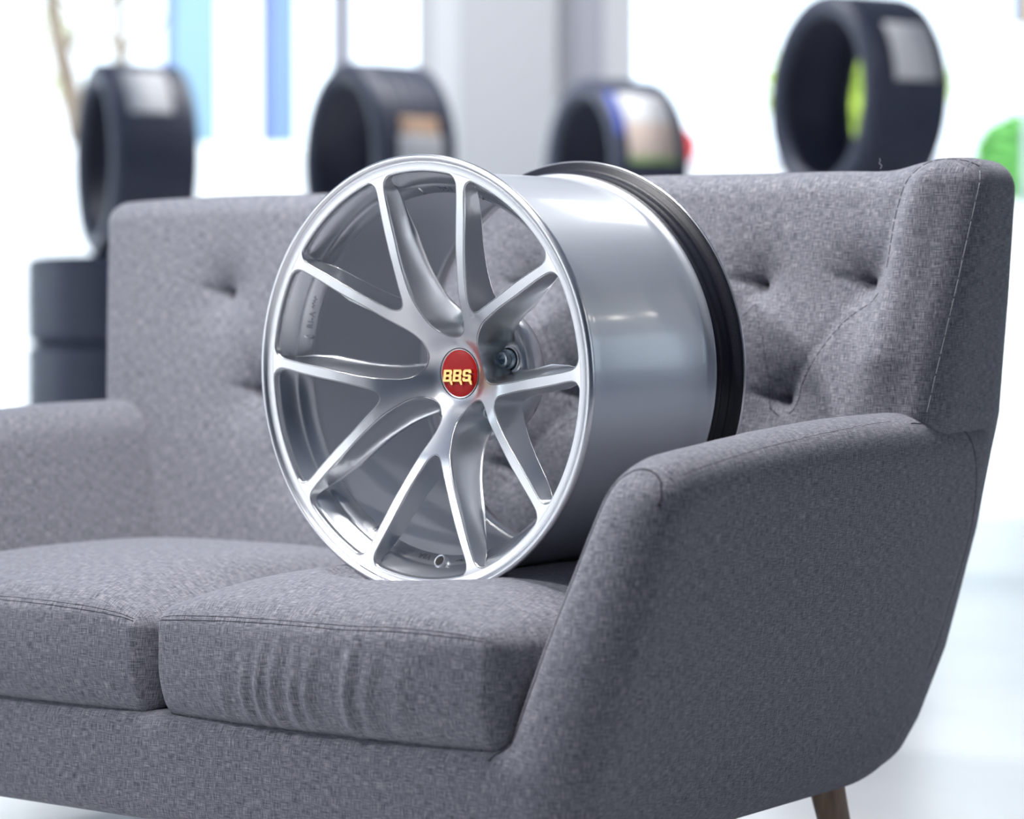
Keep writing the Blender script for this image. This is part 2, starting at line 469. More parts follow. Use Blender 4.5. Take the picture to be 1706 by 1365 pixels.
for (ax, az) in TUFTS:
    for (bx, bz) in TUFTS:
        if bz < az-0.05 and bz > az-0.2 and abs(ax-bx) < 0.14:
            Q = surf_path([on_front(ax, az), on_front((ax+bx)/2, (az+bz)/2), on_front(bx, bz)], bvB, 0.003, 0.0003)
            for i in range(0, len(Q)-2, 4):
                v, f = tube(Q[i:i+4], 0.00035, 5); b = len(pv); pv += list(v); pf += [[b+k for k in q] for q in f]
mesh('pleat_stitching', pv, pf, M['seam'], backrest)
seam('wing_stitch', [(half_w(z)-0.006, float(plane_y(z))-0.35+0.012, z) for z in (0.655, 0.70, 0.76, 0.82, 0.88, 0.93)]+[(0.735, 0.685-0.35, 0.952)], bvB, 0.0006, M['stitch'], backrest, 0.0002, dash=(7, 1), step=0.003)
seam('wing_seam', [(0.616, 0.64-0.35, 0.835), (0.626, 0.64-0.35, 0.87), (0.636, 0.65-0.35, 0.905), (0.654, 0.66-0.35, 0.942), (0.685, 0.675-0.35, 0.965), (0.735, 0.69-0.35, 0.958)], bvB, 0.0006, M['seam'], backrest, 0.0003, dash=(4, 1), step=0.003)
# a stray thread standing on the top edge
v, f = tube(catmull([(0.598, 0.335, 0.957), (0.600, 0.336, 0.961), (0.597, 0.334, 0.964), (0.600, 0.332, 0.967), (0.599, 0.331, 0.970)], 6), 0.0004, 5)
mesh('loose_thread', v, f, M['stitch'], backrest)

# ---- seat cushions
WB = dict(R=0.259)                                     # wheel radius, used to dent the seat
WC = np.array([0.12647, 0.19679, 0.70064]); WRT = np.array([0.99640281, -0.08307206, 0.01674752]); WUP = np.array([-0.0191628, -0.02836286, 0.999414]); WN = np.array([0.08254838, 0.99613984, 0.02985273])
def wheel_dent(X, Y, Z):
    """Lowest allowed height under the wheel's flanges and barrel."""
    t = (Y-WC[1]-0.02985*(-0.25))/0.996; cx = WC[0]+WN[0]*t; cz = WC[2]+WN[2]*t
    R = np.where((t > -0.012) & (t < 0.024), 0.2605, np.where((t > 0.270) & (t < 0.318), 0.2605, np.where((t >= 0.024) & (t <= 0.270), 0.2425, 0.0)))
    dx = X-cx
    lim = np.where((R > 0) & (np.abs(dx) < R*0.95), cz-np.sqrt(np.maximum(R*R-dx*dx, 0)), 9.0)
    for t0, sg in ((-0.012, -1), (0.318, 1)):          # the foam rises softly before and behind the flanges
        q = (t-t0)*sg; m = (q >= 0) & (q < 0.11) & (np.abs(dx) < 0.2605*0.95)
        lim = np.where(m, cz-np.sqrt(np.maximum(0.2605**2-dx*dx, 0))+0.055*(np.maximum(q, 0)/0.11)**1.2, lim)
    return np.minimum(Z, lim)
def cushion(name, x0, x1, right):
    h = ((x1-x0)/2, 0.288, 0.070)
    P, F = rbox(h, 0.024, (130, 150, 24), 6)
    u, v, w = P[:, 0]/h[0], P[:, 1]/h[1], P[:, 2]/h[2]
    X = (x0+x1)/2+P[:, 0]; Y = 0.283+P[:, 1]; Z = 0.3705+P[:, 2]
    top = np.clip((w+0.2)/1.2, 0, 1)
    crown = (1-np.abs(u)**4)*(1-np.abs(v)**(4 if right else 3))
    peak = 0.033 if right else 0.034
    Z = Z+top*peak*crown-top*0.006*np.clip((np.abs(u)-0.6)/0.4, 0, 1)**2
    if right: Z = Z-top*0.006*np.exp(-((u+1)/0.16)**2)
    else: Z = Z-top*0.014*np.exp(-((u-1)/0.22)**2)
    front = np.clip(-v, 0, 1)**6
    Y = Y+front*0.020*np.clip((-w-0.1)/0.9, 0, 1)**1.6
    Y = Y-front*0.010*(1-u*u)*(1-w*w)-front*0.006*(1-np.abs(u)**3)
    Y = Y+front*0.010*np.clip((np.abs(u)-0.93)/0.07, 0, 1)
    side = np.clip(np.abs(u), 0, 1)**8
    X = X+np.sign(u)*side*0.007*(1-w*w)*(1-np.abs(v)**3)
    if right:                                          # short vertical creases in the front panel
        fold = np.zeros_like(X)
        for cx, aw, zz, hh, A in ((0.045, .006, .345, .040, .0030), (0.068, .006, .350, .048, .0034), (0.090, .007, .350, .050, .0030), (0.118, .007, .346, .044, .0032), (0.140, .008, .352, .050, .0028), (0.196, .008, .356, .055, .0042), (0.222, .009, .352, .045, .0024), (0.265, .010, .36, .04, .0016), (0.01, .008, .34, .04, .0018)):
            fold += A*np.exp(-((X-cx-0.10*(Z-zz))/aw)**2)*np.exp(-((Z-zz)/hh)**2)
        Y = Y-front*(1.9*fold-0.002)
    Z = np.maximum(Z, 0.302+0.0*X)
    if right: Z = wheel_dent(X, Y, Z)
    P2 = np.stack([X, Y, Z], 1)-SL
    o = mesh(name, P2, F, M['fabric'], sofa, uv=True)
    bv = bvh_of(o)
    for zt, rad in ((0.428, 0.0005), (0.4345, 0.0004)):
        pts = [(x, -0.012, zt-0.006*math.exp(-((x-(-0.115))/0.12)**2)+(0.004 if x > 0.2 or x < -0.45 else 0)) for x in np.linspace(x0+0.012, x1-0.012, 9)]
        seam('front_seam', [tuple(np.array(p)-SL) for p in pts], bv, rad, M['seam'], o, 0.0)
    return o
cushion('seat_cushion', -0.615, -0.118, False)
cushion('seat_cushion', -0.112, 0.385, True)

# ---- legs
for lx, ly in ((0.50, 0.07), (-0.50, 0.07), (0.522, 0.686), (-0.522, 0.686)):
    sx = 1 if lx > 0 else -1; sy = 1 if ly > 0.3 else -1
    V, F = lathe([(0.0, 0.0), (0.0, 0.014), (0.004, 0.0155), (0.19, 0.024), (0.19, 0.0)], 28, 'Z', closed=False)
    V[:, 0] += lx+sx*0.035*(1-V[:, 2]/0.19); V[:, 1] += ly-0.35+sy*0.02*(1-V[:, 2]/0.19)
    o = mesh('leg', V, F, M['wood'], sofa, angle=40); o['label'] = 'tapered brown wooden sofa leg'

# =====================================================================
# ALLOY WHEEL  (wheel frame: X right, Y along the axle to the back, Z up)
# =====================================================================
R0 = 0.259
wheel = empty('alloy_wheel')
tag(wheel, 'silver ten-spoke alloy wheel with red centre cap, standing on the sofa seat', 'wheel')
base = WC-WUP*R0
wheel.matrix_world = Matrix((( WRT[0], WN[0], WUP[0], base[0]), (WRT[1], WN[1], WUP[1], base[1]), (WRT[2], WN[2], WUP[2], base[2]), (0, 0, 0, 1)))
def wl(V): V = np.array(V, float); V[..., 2] += R0; return V

# ---- barrel
prof = [(0.0045, .2425), (0.0040, .2470), (0.0034, .2488), (0.0044, .2494), (0.0046, .2502), (0.0030, .2510), (0.0012, .2526), (0.0002, .2548), (0.0003, .2568), (0.0014, .2582), (0.0034, .2590),
        (0.0070, .2590), (0.0094, .2580), (0.0106, .2560), (0.0112, .2500), (0.0125, .2455), (0.0160, .2428), (0.0215, .2418), (0.0240, .2410), (0.0262, .2398), (0.030, .2376), (0.038, .2366), (0.050, .2370), (0.070, .2378), (0.095, .2385), (0.125, .2389), (0.155, .2389), (0.185, .2386),
        (0.215, .2381), (0.240, .2373), (0.2535, .2368), (0.2580, .2378), (0.2610, .2408), (0.2630, .2421), (0.2655, .2424), (0.2675, .2414), (0.2680, .2395), (0.2680, .2335), (0.250, .2325), (0.170, .2312), (0.075, .2300), (0.062, .2285),
        (0.0540, .2215), (0.0515, .2165), (0.0495, .2150), (0.0475, .2153), (0.0340, .2245), (0.0325, .2262), (0.0305, .2266), (0.0285, .2274), (0.0150, .2362), (0.0130, .2382), (0.0100, .2390), (0.0055, .2392), (0.0048, .2400)]
V, F = lathe(prof, 288)
barrel = fix_normals(mesh('barrel', wl(V), F, M['barrel'], wheel)); barrel.data.set_sharp_from_angle(angle=math.radians(38))
# the front lip ring is a brighter satin: its own part, cut from the same profile
me = barrel.data
lab = []
for p in me.polygons:
    c = p.center; rr = math.hypot(c.x, c.z-R0)
    lab.append('lip' if c.y < 0.0108 and rr > 0.2380 else ('step' if c.y < 0.062 and (rr < 0.2360 or (c.y < 0.0142 and rr < 0.2395)) else 'barrel'))
pc = split_mesh(me, lab, {'barrel': ('barrel', M['barrel'], wheel), 'lip': ('front_lip', M['machined'], wheel), 'step': ('inner_step', M['step'], wheel)})
bpy.data.objects.remove(barrel)
pc['barrel'][0].name = 'barrel'
barrel = pc['barrel'][0]; step = pc['step'][0]
# ---- rear flange (black) with a bare silver edge
prof = [(0.2682, .2340), (0.2682, .2405), (0.2700, .2430), (0.2725, .2438), (0.2750, .2434), (0.2772, .2426), (0.2795, .2432), (0.2820, .2450), (0.2848, .2464), (0.2875, .2466), (0.2898, .2464), (0.2918, .2476), (0.2938, .2512), (0.2952, .2552), (0.2968, .2574), (0.2990, .2580), (0.3035, .2578), (0.3036, .2500), (0.3020, .2400), (0.2940, .2355), (0.2750, .2340)]
V, F = lathe(prof, 288)
fl = fix_normals(mesh('rear_flange', wl(V), F, M['black_flange'], wheel)); fl.data.set_sharp_from_angle(angle=math.radians(40)); fl['label'] = 'black rear flange of the wheel'
V, F = lathe([(0.2996, .2578), (0.2998, .2588), (0.3010, .2590), (0.3030, .2590), (0.3042, .2584), (0.3050, .2566), (0.3050, .2500), (0.3032, .2395), (0.2950, .2345), (0.2680, .2330), (0.2680, .2339), (0.2940, .2354), (0.3020, .2402), (0.3037, .2502), (0.3037, .2566)], 288)
fix_normals(mesh('flange_edge', wl(V), F, M['machined'], fl))

# ---- spoke face
def t_face(r):
    r = np.asarray(r, float)
    return np.interp(r, TK_R, TK_T)
_k = np.array([(0.0, .0795), (.020, .0795), (.030, .0785), (.038, .0745), (.046, .0672), (.056, .0600), (.068, .0520), (.080, .0440), (.0965, .0337), (.110, .0288), (.130, .0230), (.150, .0184), (.170, .0148), (.190, .0115), (.210, .0085), (.225, .0064), (.234, .0052), (.240, .0046), (.250, .0044)])
TK_R = np.linspace(0, 0.25, 251); TK_T = np.interp(TK_R, _k[:, 0], _k[:, 1])
for _ in range(3):
    ker = np.exp(-(np.arange(-6, 7)/3.0)**2); ker /= ker.sum()
    TK_T = np.convolve(np.pad(TK_T, 6, mode='edge'), ker, mode='valid')
def thick(r): return np.interp(r, [.03, .045, .06, .08, .10, .135, .17, .20, .215, .225, .232, .237, .240, .244], [.045, .050, .054, .052, .046, .036, .028, .024, .0235, .0215, .015, .0095, .0075, .0075])

wide = [(45, 0), (45.5, 4.5), (47.3, 9.5), (50.5, 14.5), (55, 19.5), (61, 24), (70, 28.6), (80, 32), (92, 35.2), (105, 38), (120, 40.6), (135, 43), (150, 45), (167, 47.2), (187, 50.4), (208, 53.6), (222, 55.2), (230, 55.4), (235.5, 53), (238.2, 48.5), (239, 43), (239, 30), (239, 15), (239, 0)]
vee = [(95.5, 0), (96.2, 3.2), (98.4, 6.4), (102.2, 9.6), (108, 13.0), (116, 17.3), (128, 23.5), (142, 30.5), (162, 39.8), (180, 48.2), (201, 58.4), (218, 67), (227, 70.9), (233, 71.9), (237, 69.8), (239, 65.5), (239, 48), (239, 24), (239, 0)]
def loop_of(half, mid_deg, n):
    H = catmull([(r, o) for r, o in half], 12)
    s = np.concatenate([[0], np.cumsum(np.linalg.norm(np.diff(H, axis=0), axis=1))]); q = np.linspace(0, s[-1], n)
    H = np.stack([np.interp(q, s, H[:, 0]), np.interp(q, s, H[:, 1])], 1)
    r = np.concatenate([H[:, 0], H[-2:0:-1, 0]])/1000; o = np.concatenate([H[:, 1], -H[-2:0:-1, 1]])/1000
    th = math.radians(mid_deg)+np.arcsin(np.clip(o/r, -1, 1))
    return np.stack([r*np.cos(th), r*np.sin(th)], 1)
PHI = 51.5
loops = []
for k in range(5):
    loops.append(loop_of(wide, PHI+36+72*k, 84)); loops.append(loop_of(vee, PHI+72*k, 76))
def loop_out(L):
    """Unit 2-D normals pointing into the solid (away from the hole)."""
    T = np.roll(L, -1, 0)-np.roll(L, 1, 0); T /= np.linalg.norm(T, axis=1)[:, None]
    n = np.stack([T[:, 1], -T[:, 0]], 1)
    area = 0.5*np.sum(L[:, 0]*np.roll(L[:, 1], -1)-np.roll(L[:, 0], -1)*L[:, 1])
    return n if area > 0 else -n
def inside(poly, pts):
    x, y = pts[:, 0], pts[:, 1]; c = np.zeros(len(pts), bool)
    px, py = poly[:, 0], poly[:, 1]; qx, qy = np.roll(px, -1), np.roll(py, -1)
    for a, b, cx, d in zip(px, py, qx, qy):
        if b == d: continue
        m = ((b > y) != (d > y)) & (x < (cx-a)*(y-b)/(d-b)+a); c ^= m
    return c
RO = 0.2428
ring = np.stack([RO*np.cos(np.arange(240)*2*PI/240), RO*np.sin(np.arange(240)*2*PI/240)], 1)
CH = 0.0016
face_loops = [L+loop_out(L)*CH for L in loops]           # chamfer starts inside the solid
# smooth drift of the loops with depth: a slight draft so the walls lean into the hole
def wall_levels(L, wide_one):
    n = loop_out(L); r = np.linalg.norm(L, axis=1); t0 = t_face(r); th = thick(r)
    lev = []
    rf = np.linalg.norm(L+n*CH, axis=1)
    lev.append((L+n*CH, t_face(rf)))
    lev.append((L+n*CH*0.35, t0+0.0003)); lev.append((L, t0+0.0013))
    hubw = np.clip((0.12-r)/0.07, 0, 1)
    for f in (0.10, 0.22, 0.36, 0.5, 0.63, 0.75, 0.85, 0.92, 0.97, 1.0):
        dr = 0.0045*f**1.3*np.clip((0.232-r)/0.03, 0, 1)+0.006*hubw*f**2.2
        if wide_one: dr = dr+0.0085*(1-math.sqrt(1-f*f*0.999))*np.clip((0.222-r)/0.05, 0, 1)*np.clip((r-0.050)/0.02, 0.25, 1)
        lev.append((L-n*dr[:, None], t0+0.0013+th*f))
    return lev
levels = [wall_levels(L, i % 2 == 0) for i, L in enumerate(loops)]
V3 = []; Fs = []; Lb = []
def addv(xy, t):
    b = len(V3); V3.extend([(x, tt, y) for (x, y), tt in zip(xy, t)]); return b
def piece(x, y):
    r = math.hypot(x, y)
    if r < 0.062: return 'hub'
    return 'S%d' % int(round((math.degrees(math.atan2(y, x))-PHI)/72.0) % 5)
def cap_face(lps, starts, ring_start, depth_fn, up):
    """Triangulate the solid between the ring and the loops, reusing already added vertices."""
    pts = [Vector(p) for p in ring]; idmap = list(range(ring_start, ring_start+len(ring))); edges = []
    n0 = len(ring); edges += [(i, (i+1) % n0) for i in range(n0)]
    for L, s in zip(lps, starts):
        b = len(pts); pts += [Vector(p) for p in L]; idmap += list(range(s, s+len(L)))
        edges += [(b+i, b+(i+1) % len(L)) for i in range(len(L))]
    allL = np.concatenate(lps+[ring])
    cand = []
    for r in np.arange(0.0, RO-0.002, 0.0036):
        k = max(1, int(2*PI*r/0.0042)); a = (np.arange(k)+0.5*(int(r/0.0036) % 2))*2*PI/k
        cand.append(np.stack([r*np.cos(a), r*np.sin(a)], 1))
    cand = np.concatenate(cand)
    ok = np.ones(len(cand), bool)
    for L in lps: ok &= ~inside(L, cand)
    cand = cand[ok]
    keep = []
    for c0 in range(0, len(cand), 2000):
        c = cand[c0:c0+2000]; keep.append(np.min(np.linalg.norm(c[:, None]-allL[None], axis=2), axis=1) > 0.0019)
    cand = cand[np.concatenate(keep)]
    b = addv(cand, depth_fn(np.linalg.norm(cand, axis=1)))
    pts += [Vector(p) for p in cand]; idmap += list(range(b, b+len(cand)))
    vo, _, fo, ov, _, _ = delaunay_2d_cdt(pts, edges, [], 0, 1e-7)
    m = [(idmap[o[0]] if o else None) for o in ov]
    extra = [i for i, o in enumerate(ov) if not o]
    for i in extra:
        m[i] = addv([tuple(vo[i])], depth_fn(np.array([vo[i].length])))
    cen = np.array([[(vo[f[0]].x+vo[f[1]].x+vo[f[2]].x)/3, (vo[f[0]].y+vo[f[1]].y+vo[f[2]].y)/3] for f in fo])
    solid = np.linalg.norm(cen, axis=1) < RO
    for L in lps: solid &= ~inside(L, cen)
    for f, c, s in zip(fo, cen, solid):
        if not s: continue
        t = [m[i] for i in f]
        p = [vo[i] for i in f]; ccw = (p[1].x-p[0].x)*(p[2].y-p[0].y)-(p[2].x-p[0].x)*(p[1].y-p[0].y) > 0
        # seen from -Y with X right, Z up a counter-clockwise triangle faces the viewer
        Fs.append(t if ccw == up else t[::-1]); Lb.append(piece(*c))
rs = addv(ring, t_face(np.full(len(ring), RO)))
rb = addv(ring, t_face(np.full(len(ring), RO))+thick(RO))
front_starts, back_starts, back_loops = [], [], []
for L, lev in zip(loops, levels):
    st = [addv(xy, t) for xy, t in lev]; n = len(L)
    front_starts.append(st[0]); back_starts.append(st[-1]); back_loops.append(lev[-1][0])
    area = 0.5*np.sum(L[:, 0]*np.roll(L[:, 1], -1)-np.roll(L[:, 0], -1)*L[:, 1])
    for a, b in zip(st[:-1], st[1:]):
        for i in range(n):
            j = (i+1) % n; q = [a+i, a+j, b+j, b+i]
            Fs.append(q[::-1] if area > 0 else q); Lb.append(piece(*L[i]))
cap_face(face_loops, front_starts, rs, t_face, True)
cap_face(back_loops, back_starts, rb, lambda r: t_face(r)+0.0013+thick(r), False)
for i in range(len(ring)):
    j = (i+1) % len(ring); Fs.append([rs+i, rb+i, rb+j, rs+j]); Lb.append(piece(*ring[i]))
sme = bpy.data.meshes.new('spoke_source')
VV = wl(np.array(V3)); sme.from_pydata([tuple(v) for v in VV], [], Fs); sme.update()
sme.polygons.foreach_set('use_smooth', [True]*len(sme.polygons)); sme.set_sharp_from_angle(angle=math.radians(28))
spec = {'hub': ('hub', M['machined'], wheel)}
for k in range(5): spec['S%d' % k] = ('spoke', M['machined'], wheel)
sp = split_mesh(sme, Lb, spec)
hub = sp['hub'][0]
# ---- hub pad behind the face, with lug seats
V, F = lathe([(0.105, 0.0), (0.105, 0.066), (0.1062, 0.0745), (0.109, 0.0800), (0.113, 0.0822), (0.120, 0.0830), (0.140, 0.0810), (0.144, 0.078), (0.144, 0.034), (0.100, 0.034)], 144, closed=False)
fix_normals(mesh('hub_pad', wl(V), F, M['machined'], wheel, angle=40))
for k in range(5):
    a = math.radians(PHI+36+72*k); r = 0.057
    # countersunk seat
    V, F = lathe([(0.1046, 0.0165), (0.1036, 0.0158), (0.1036, 0.0140), (0.1046, 0.0133), (0.1049, 0.0148)], 40)
    V[:, 0] += r*math.cos(a); V[:, 2] += r*math.sin(a)
    mesh('lug_seat', wl(V), F, M['silver'], wheel, angle=60)
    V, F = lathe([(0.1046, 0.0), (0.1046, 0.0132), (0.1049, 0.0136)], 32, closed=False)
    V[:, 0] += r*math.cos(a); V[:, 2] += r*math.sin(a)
    well = fix_normals(mesh('lug_well_shade', wl(V), F, M['dark'], wheel))  # flat dark disc: the well's shade put into its colour
    bm = bmesh.new()
    # bolt: flange, hexagon head with a hollow socket
    def ringv(rad, y, n, off=0): return [bm.verts.new((r*math.cos(a)+rad*math.cos(off+2*PI*i/n), y, r*math.sin(a)+rad*math.sin(off+2*PI*i/n)+R0)) for i in range(n)]
    rings = [ringv(.0122, .1045, 24), ringv(.0120, .1005, 24), ringv(.0094, .0995, 24), ringv(.0090, .0925, 24), ringv(.0080, .0915, 24), ringv(.0056, .0915, 24), ringv(.0054, .0975, 24)]
    for p, q in zip(rings[:-1], rings[1:]):
        for i in range(24): bm.faces.new((p[i], p[(i+1) % 24], q[(i+1) % 24], q[i]))
    bm.faces.new(rings[-1])
    bmesh.ops.recalc_face_normals(bm, faces=bm.faces)
    o = obj_bm('lug_bolt', bm, M['bolt'], wheel, smooth=True); o['label'] = 'shiny zinc lug bolt'

# ---- centre cap
V, F = lathe([(0.0770, 0.0), (0.0770, 0.0120), (0.0773, 0.0220), (0.0779, 0.0272), (0.0786, 0.0290), (0.0800, 0.0296)], 96, closed=False)
capo = fix_normals(mesh('centre_cap', wl(V), F, M['red'], wheel)); capo['label'] = 'round red centre cap with gold letters'
V, F = lathe([(0.0772, .0296), (0.0772, .0306), (0.0790, .0312), (0.0805, .0306), (0.0805, .0292)], 96)
fix_normals(mesh('cap_ring', wl(V), F, M['dark'], capo))
def poly_prism(bm, outer, holes, y0, y1):
    """Prism with rectangular or other holes, lying in XZ, from y0 to y1 (front at y0)."""
    pts, edges = [], []
    for lp in [outer]+holes:
        b = len(pts); pts += [Vector(p) for p in lp]; edges += [(b+i, b+(i+1) % len(lp)) for i in range(len(lp))]
    vo, _, fo, ov, _, _ = delaunay_2d_cdt(pts, edges, [], 0, 1e-8)
    A = [bm.verts.new((v.x, y0, v.y)) for v in vo]; B = [bm.verts.new((v.x, y1, v.y)) for v in vo]
    for f in fo:
        c = np.array([[sum(vo[i].x for i in f)/3, sum(vo[i].y for i in f)/3]])
        if not inside(np.array(outer), c)[0] or any(inside(np.array(h), c)[0] for h in holes): continue
        bm.faces.new([A[i] for i in f]); bm.faces.new([B[i] for i in f][::-1])
    m = {}
    for i, o in enumerate(ov):
        for q in o: m[q] = i
    for e in edges:
        a, b = m[e[0]], m[e[1]]
        bm.faces.new((A[a], B[a], B[b], A[b]))
    bmesh.ops.recalc_face_normals(bm, faces=bm.faces)
def letter(ch, w, h, slant=0.16):
    W, H = w, h
    def T(lp): return [(x*W+y*H*slant, y*H) for x, y in lp]
    if ch == 'B':
        return T([(0, 0), (.86, 0), (1, .14), (1, .40), (.90, .5), (1, .6), (1, .86), (.86, 1), (0, 1)]), [T([(.30, .18), (.30, .40), (.70, .40), (.70, .18)]), T([(.30, .60), (.30, .82), (.70, .82), (.70, .60)])]
    return T([(0, .14), (.14, 0), (.86, 0), (1, .14), (1, .46), (.86, .58), (.32, .58), (.32, .80), (.68, .80), (.68, .70), (1, .70), (1, .86), (.86, 1), (.14, 1), (0, .86), (0, .54), (.14, .41), (.68, .41), (.68, .20), (.32, .20), (.32, .32), (0, .32)]), []
bm = bmesh.new()
lw, lh = 0.0132, 0.0142
for i, ch in enumerate('BBS'):
    o, hs = letter(ch, lw, lh)
    ox = -0.0236+i*0.0152; oz = -0.0095+R0
    sh = lambda lp: [(x+ox, y+oz) for x, y in lp]
    poly_prism(bm, sh(o), [sh(q) for q in hs], 0.0742, 0.0772)
    # the little drop under each letter's right foot
    dr = [(lw*0.78, -0.0002), (lw*0.98, -0.0042), (lw*1.14, -0.0036), (lw*1.06, 0.0015)]
    poly_prism(bm, sh(dr), [], 0.0744, 0.0772)
lt = obj_bm('lettering', bm, M['gold'], capo); lt['label'] = 'gold BBS letters'

# ---- valve hole and raised lettering on the inner band
def band_frame(deg, t, r, slope=math.radians(33)):
    """Frame on the inner band: e1 along the circumference, e2 towards the front along the cone, e3 off the surface (inwards)."""
    a = math.radians(deg); rad = Vector((math.cos(a), 0, math.sin(a))); tan = Vector((-math.sin(a), 0, math.cos(a)))
    e2 = (Vector((0, -1, 0))*math.cos(slope)+rad*math.sin(slope)).normalized()
    e3 = (-rad*math.cos(slope)-Vector((0, 1, 0))*math.sin(slope)).normalized()
    return rad*r+Vector((0, t, R0)), tan, e2, e3
def text_on(name, txt, deg, t, r, size, parent, mat, flip=False, depth=0.0006):
    c = bpy.data.curves.new(name, 'FONT'); c.body = txt; c.size = size; c.extrude = depth; c.align_x = 'CENTER'; c.align_y = 'CENTER'; c.space_character = 1.15
    c.offset = 0.00025
    o = bpy.data.objects.new(name, c); COL.objects.link(o)
    d = bpy.context.evaluated_depsgraph_get(); me = bpy.data.meshes.new_from_object(o.evaluated_get(d)); bpy.data.objects.remove(o)
    org, e1, e2, e3 = band_frame(deg, t, r)
    X, Yv = (-e1, e2) if not flip else (e1, -e2)
    me.transform(Matrix(((X.x, Yv.x, e3.x, org.x), (X.y, Yv.y, e3.y, org.y), (X.z, Yv.z, e3.z, org.z), (0, 0, 0, 1))))
    me.materials.clear(); me.materials.append(mat)
    return link(bpy.data.objects.new(name, me), parent)
text_on('lettering', 'BBS', 84.8, 0.0415, 0.2196, 0.0125, step, M['letter'])
text_on('lettering', 'RI-A', 161.5, 0.0415, 0.2196, 0.0105, step, M['letter'])
text_on('lettering', 'VIA', -98.5, 0.0415, 0.2196, 0.0115, step, M['letter'], flip=False)
# worn small print beside the valve: unreadable strokes
v, f = tube(catmull([(-0.008, 0, 0), (-0.006, .002, 0), (-0.004, 0, 0), (-.002, .0025, 0), (0, .0005, 0), (.002, .002, 0), (.004, 0, 0), (.006, .002, 0), (.008, .001, 0)], 4), 0.0004, 4)
for dg_ in (-83, 155.5):
    org, e1, e2, e3 = band_frame(dg_, 0.0415, 0.2196)
    mesh('lettering', [tuple(org+(-e1)*p[0]+e2*p[1]*1.6+e3*0.0003) for p in v], f, M['letter'], step)
for k in range(10):                                  # small ribs where the spokes run into the inner band
    dg_ = PHI+36+72*(k//2)+(7.5 if k % 2 else -17)
    org, e1, e2, e3 = band_frame(dg_, 0.0405, 0.2203)
    v2, f2 = tube([tuple(org+e2*0.0085-e3*0.002), tuple(org-e3*0.0010), tuple(org-e2*0.0080-e3*0.0010)], [0.0012, 0.0024, 0.0026], 10)
    mesh('rib', v2, f2, M['step'], step)
org, e1, e2, e3 = band_frame(-90.5, 0.0350, 0.2215, math.radians(58))
def vring(pr, n=28):
    V, F = lathe(pr, n, 'Z', closed=False)
    return [tuple(org+e1*p[0]+e2*p[1]+e3*p[2]) for p in V], F
V, F = vring([(-0.006, 0.0092), (0.0020, 0.0084), (0.0028, 0.0076), (0.0026, 0.0062), (0.0010, 0.0057)])
vb = fix_normals(mesh('valve_hole', V, F, M['machined'], wheel, angle=50))
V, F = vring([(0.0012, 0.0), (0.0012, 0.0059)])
mesh('hole_shade', V, F, M['dark'], vb)  # dark disc, the valve hole's shade painted as its colour
# weld fillets where spokes meet the inner band
# =====================================================================
# SHOWROOM AND OUTSIDE   (placed in the direction the camera looks)
# =====================================================================
RT = Vector((math.cos(PSI), math.sin(PSI), 0)); FW = Vector((-math.sin(PSI), math.cos(PSI), 0))
C0 = Vector((CAM.x, CAM.y, 0))
def at(u, d, z=0.0):
    """u metres to the right, d metres ahead, z metres up."""
    p = C0+RT*u+FW*d; return Vector((p.x, p.y, z))
def px(x, d): return (x-853)/4000.0*d            # image column -> metres right, at distance d
def pz(y, d): return 0.735-(y-577.7)/4000.0*d    # image row -> height, at distance d

def slab(name, u0, u1, d0, d1, z0, z1, mat, kind='structure', bevel=0.0):
    bm = bmesh.new(); c = at((u0+u1)/2, (d0+d1)/2, (z0+z1)/2)
    box_mesh(bm, (0, 0, 0), (u1-u0, d1-d0, z1-z0))
    o = obj_bm(name, bm, mat, None, bevel)
    o.location = c; o.rotation_euler = (0, 0, PSI)
    if kind: o['kind'] = kind
    return o
m_floor = speckled('white_polished_floor', (0.70, 0.70, 0.71), (0.76, 0.76, 0.76), 3, 0.3)
m_pave = speckled('sunlit_concrete', (0.72, 0.71, 0.69), (0.84, 0.83, 0.81), 4, 0.8)
m_glass, N, L, b = newmat('window_glass')
N.remove(b); out = N['Material Output']
tr = N.new('ShaderNodeBsdfTransparent'); tr.inputs[0].default_value = (0.95, 0.965, 0.97, 1); gl = N.new('ShaderNodeBsdfGlossy'); gl.inputs['Roughness'].default_value = 0.02
fz = N.new('ShaderNodeFresnel'); fz.inputs['IOR'].default_value = 1.3; mx = N.new('ShaderNodeMixShader')
L.new(fz.outputs[0], mx.inputs[0]); L.new(tr.outputs[0], mx.inputs[1]); L.new(gl.outputs[0], mx.inputs[2]); L.new(mx.outputs[0], out.inputs[0])

FD = 10.5                                            # distance of the window front
slab('floor', -7, 6.5, -4.5, FD+0.1, -0.05, 0.0, m_floor)
slab('ceiling', -7, 6.5, -4.5, FD+0.1, 3.25, 3.35, M['ceiling_paint'])
slab('wall_right', 5.2, 5.3, -4.5, 3.5, 0.0, 3.25, M['wall_paint'])
slab('wall_right', 5.2, 5.3, 4.5, FD-0.3, 0.0, 3.25, M['wall_paint'])
slab('wall_right', 5.2, 5.3, 3.5, 4.5, 0.0, 0.8, M['wall_paint'])
slab('wall_right', 5.2, 5.3, 3.5, 4.5, 2.0, 3.25, M['wall_paint'])
slab('window_4', 5.244, 5.256, 3.5, 4.5, 0.8, 2.0, m_glass)
slab('wall_left', -6.4, -6.3, -4.5, 6.2, 0.0, 3.25, M['white_paint'])
slab('window_5', -6.356, -6.344, 6.2, FD-0.12, 0.0, 3.25, m_glass)
slab('wall_front', -6.4, 5.3, -4.6, -4.5, 0.0, 3.25, M['wall_paint'])
slab('pavement', -60, 60, FD+0.1, 120, -0.12, -0.06, m_pave)
slab('column', px(768, FD), px(926, FD), FD-0.2, FD+0.25, 0.0, 3.25, M['column_paint'])
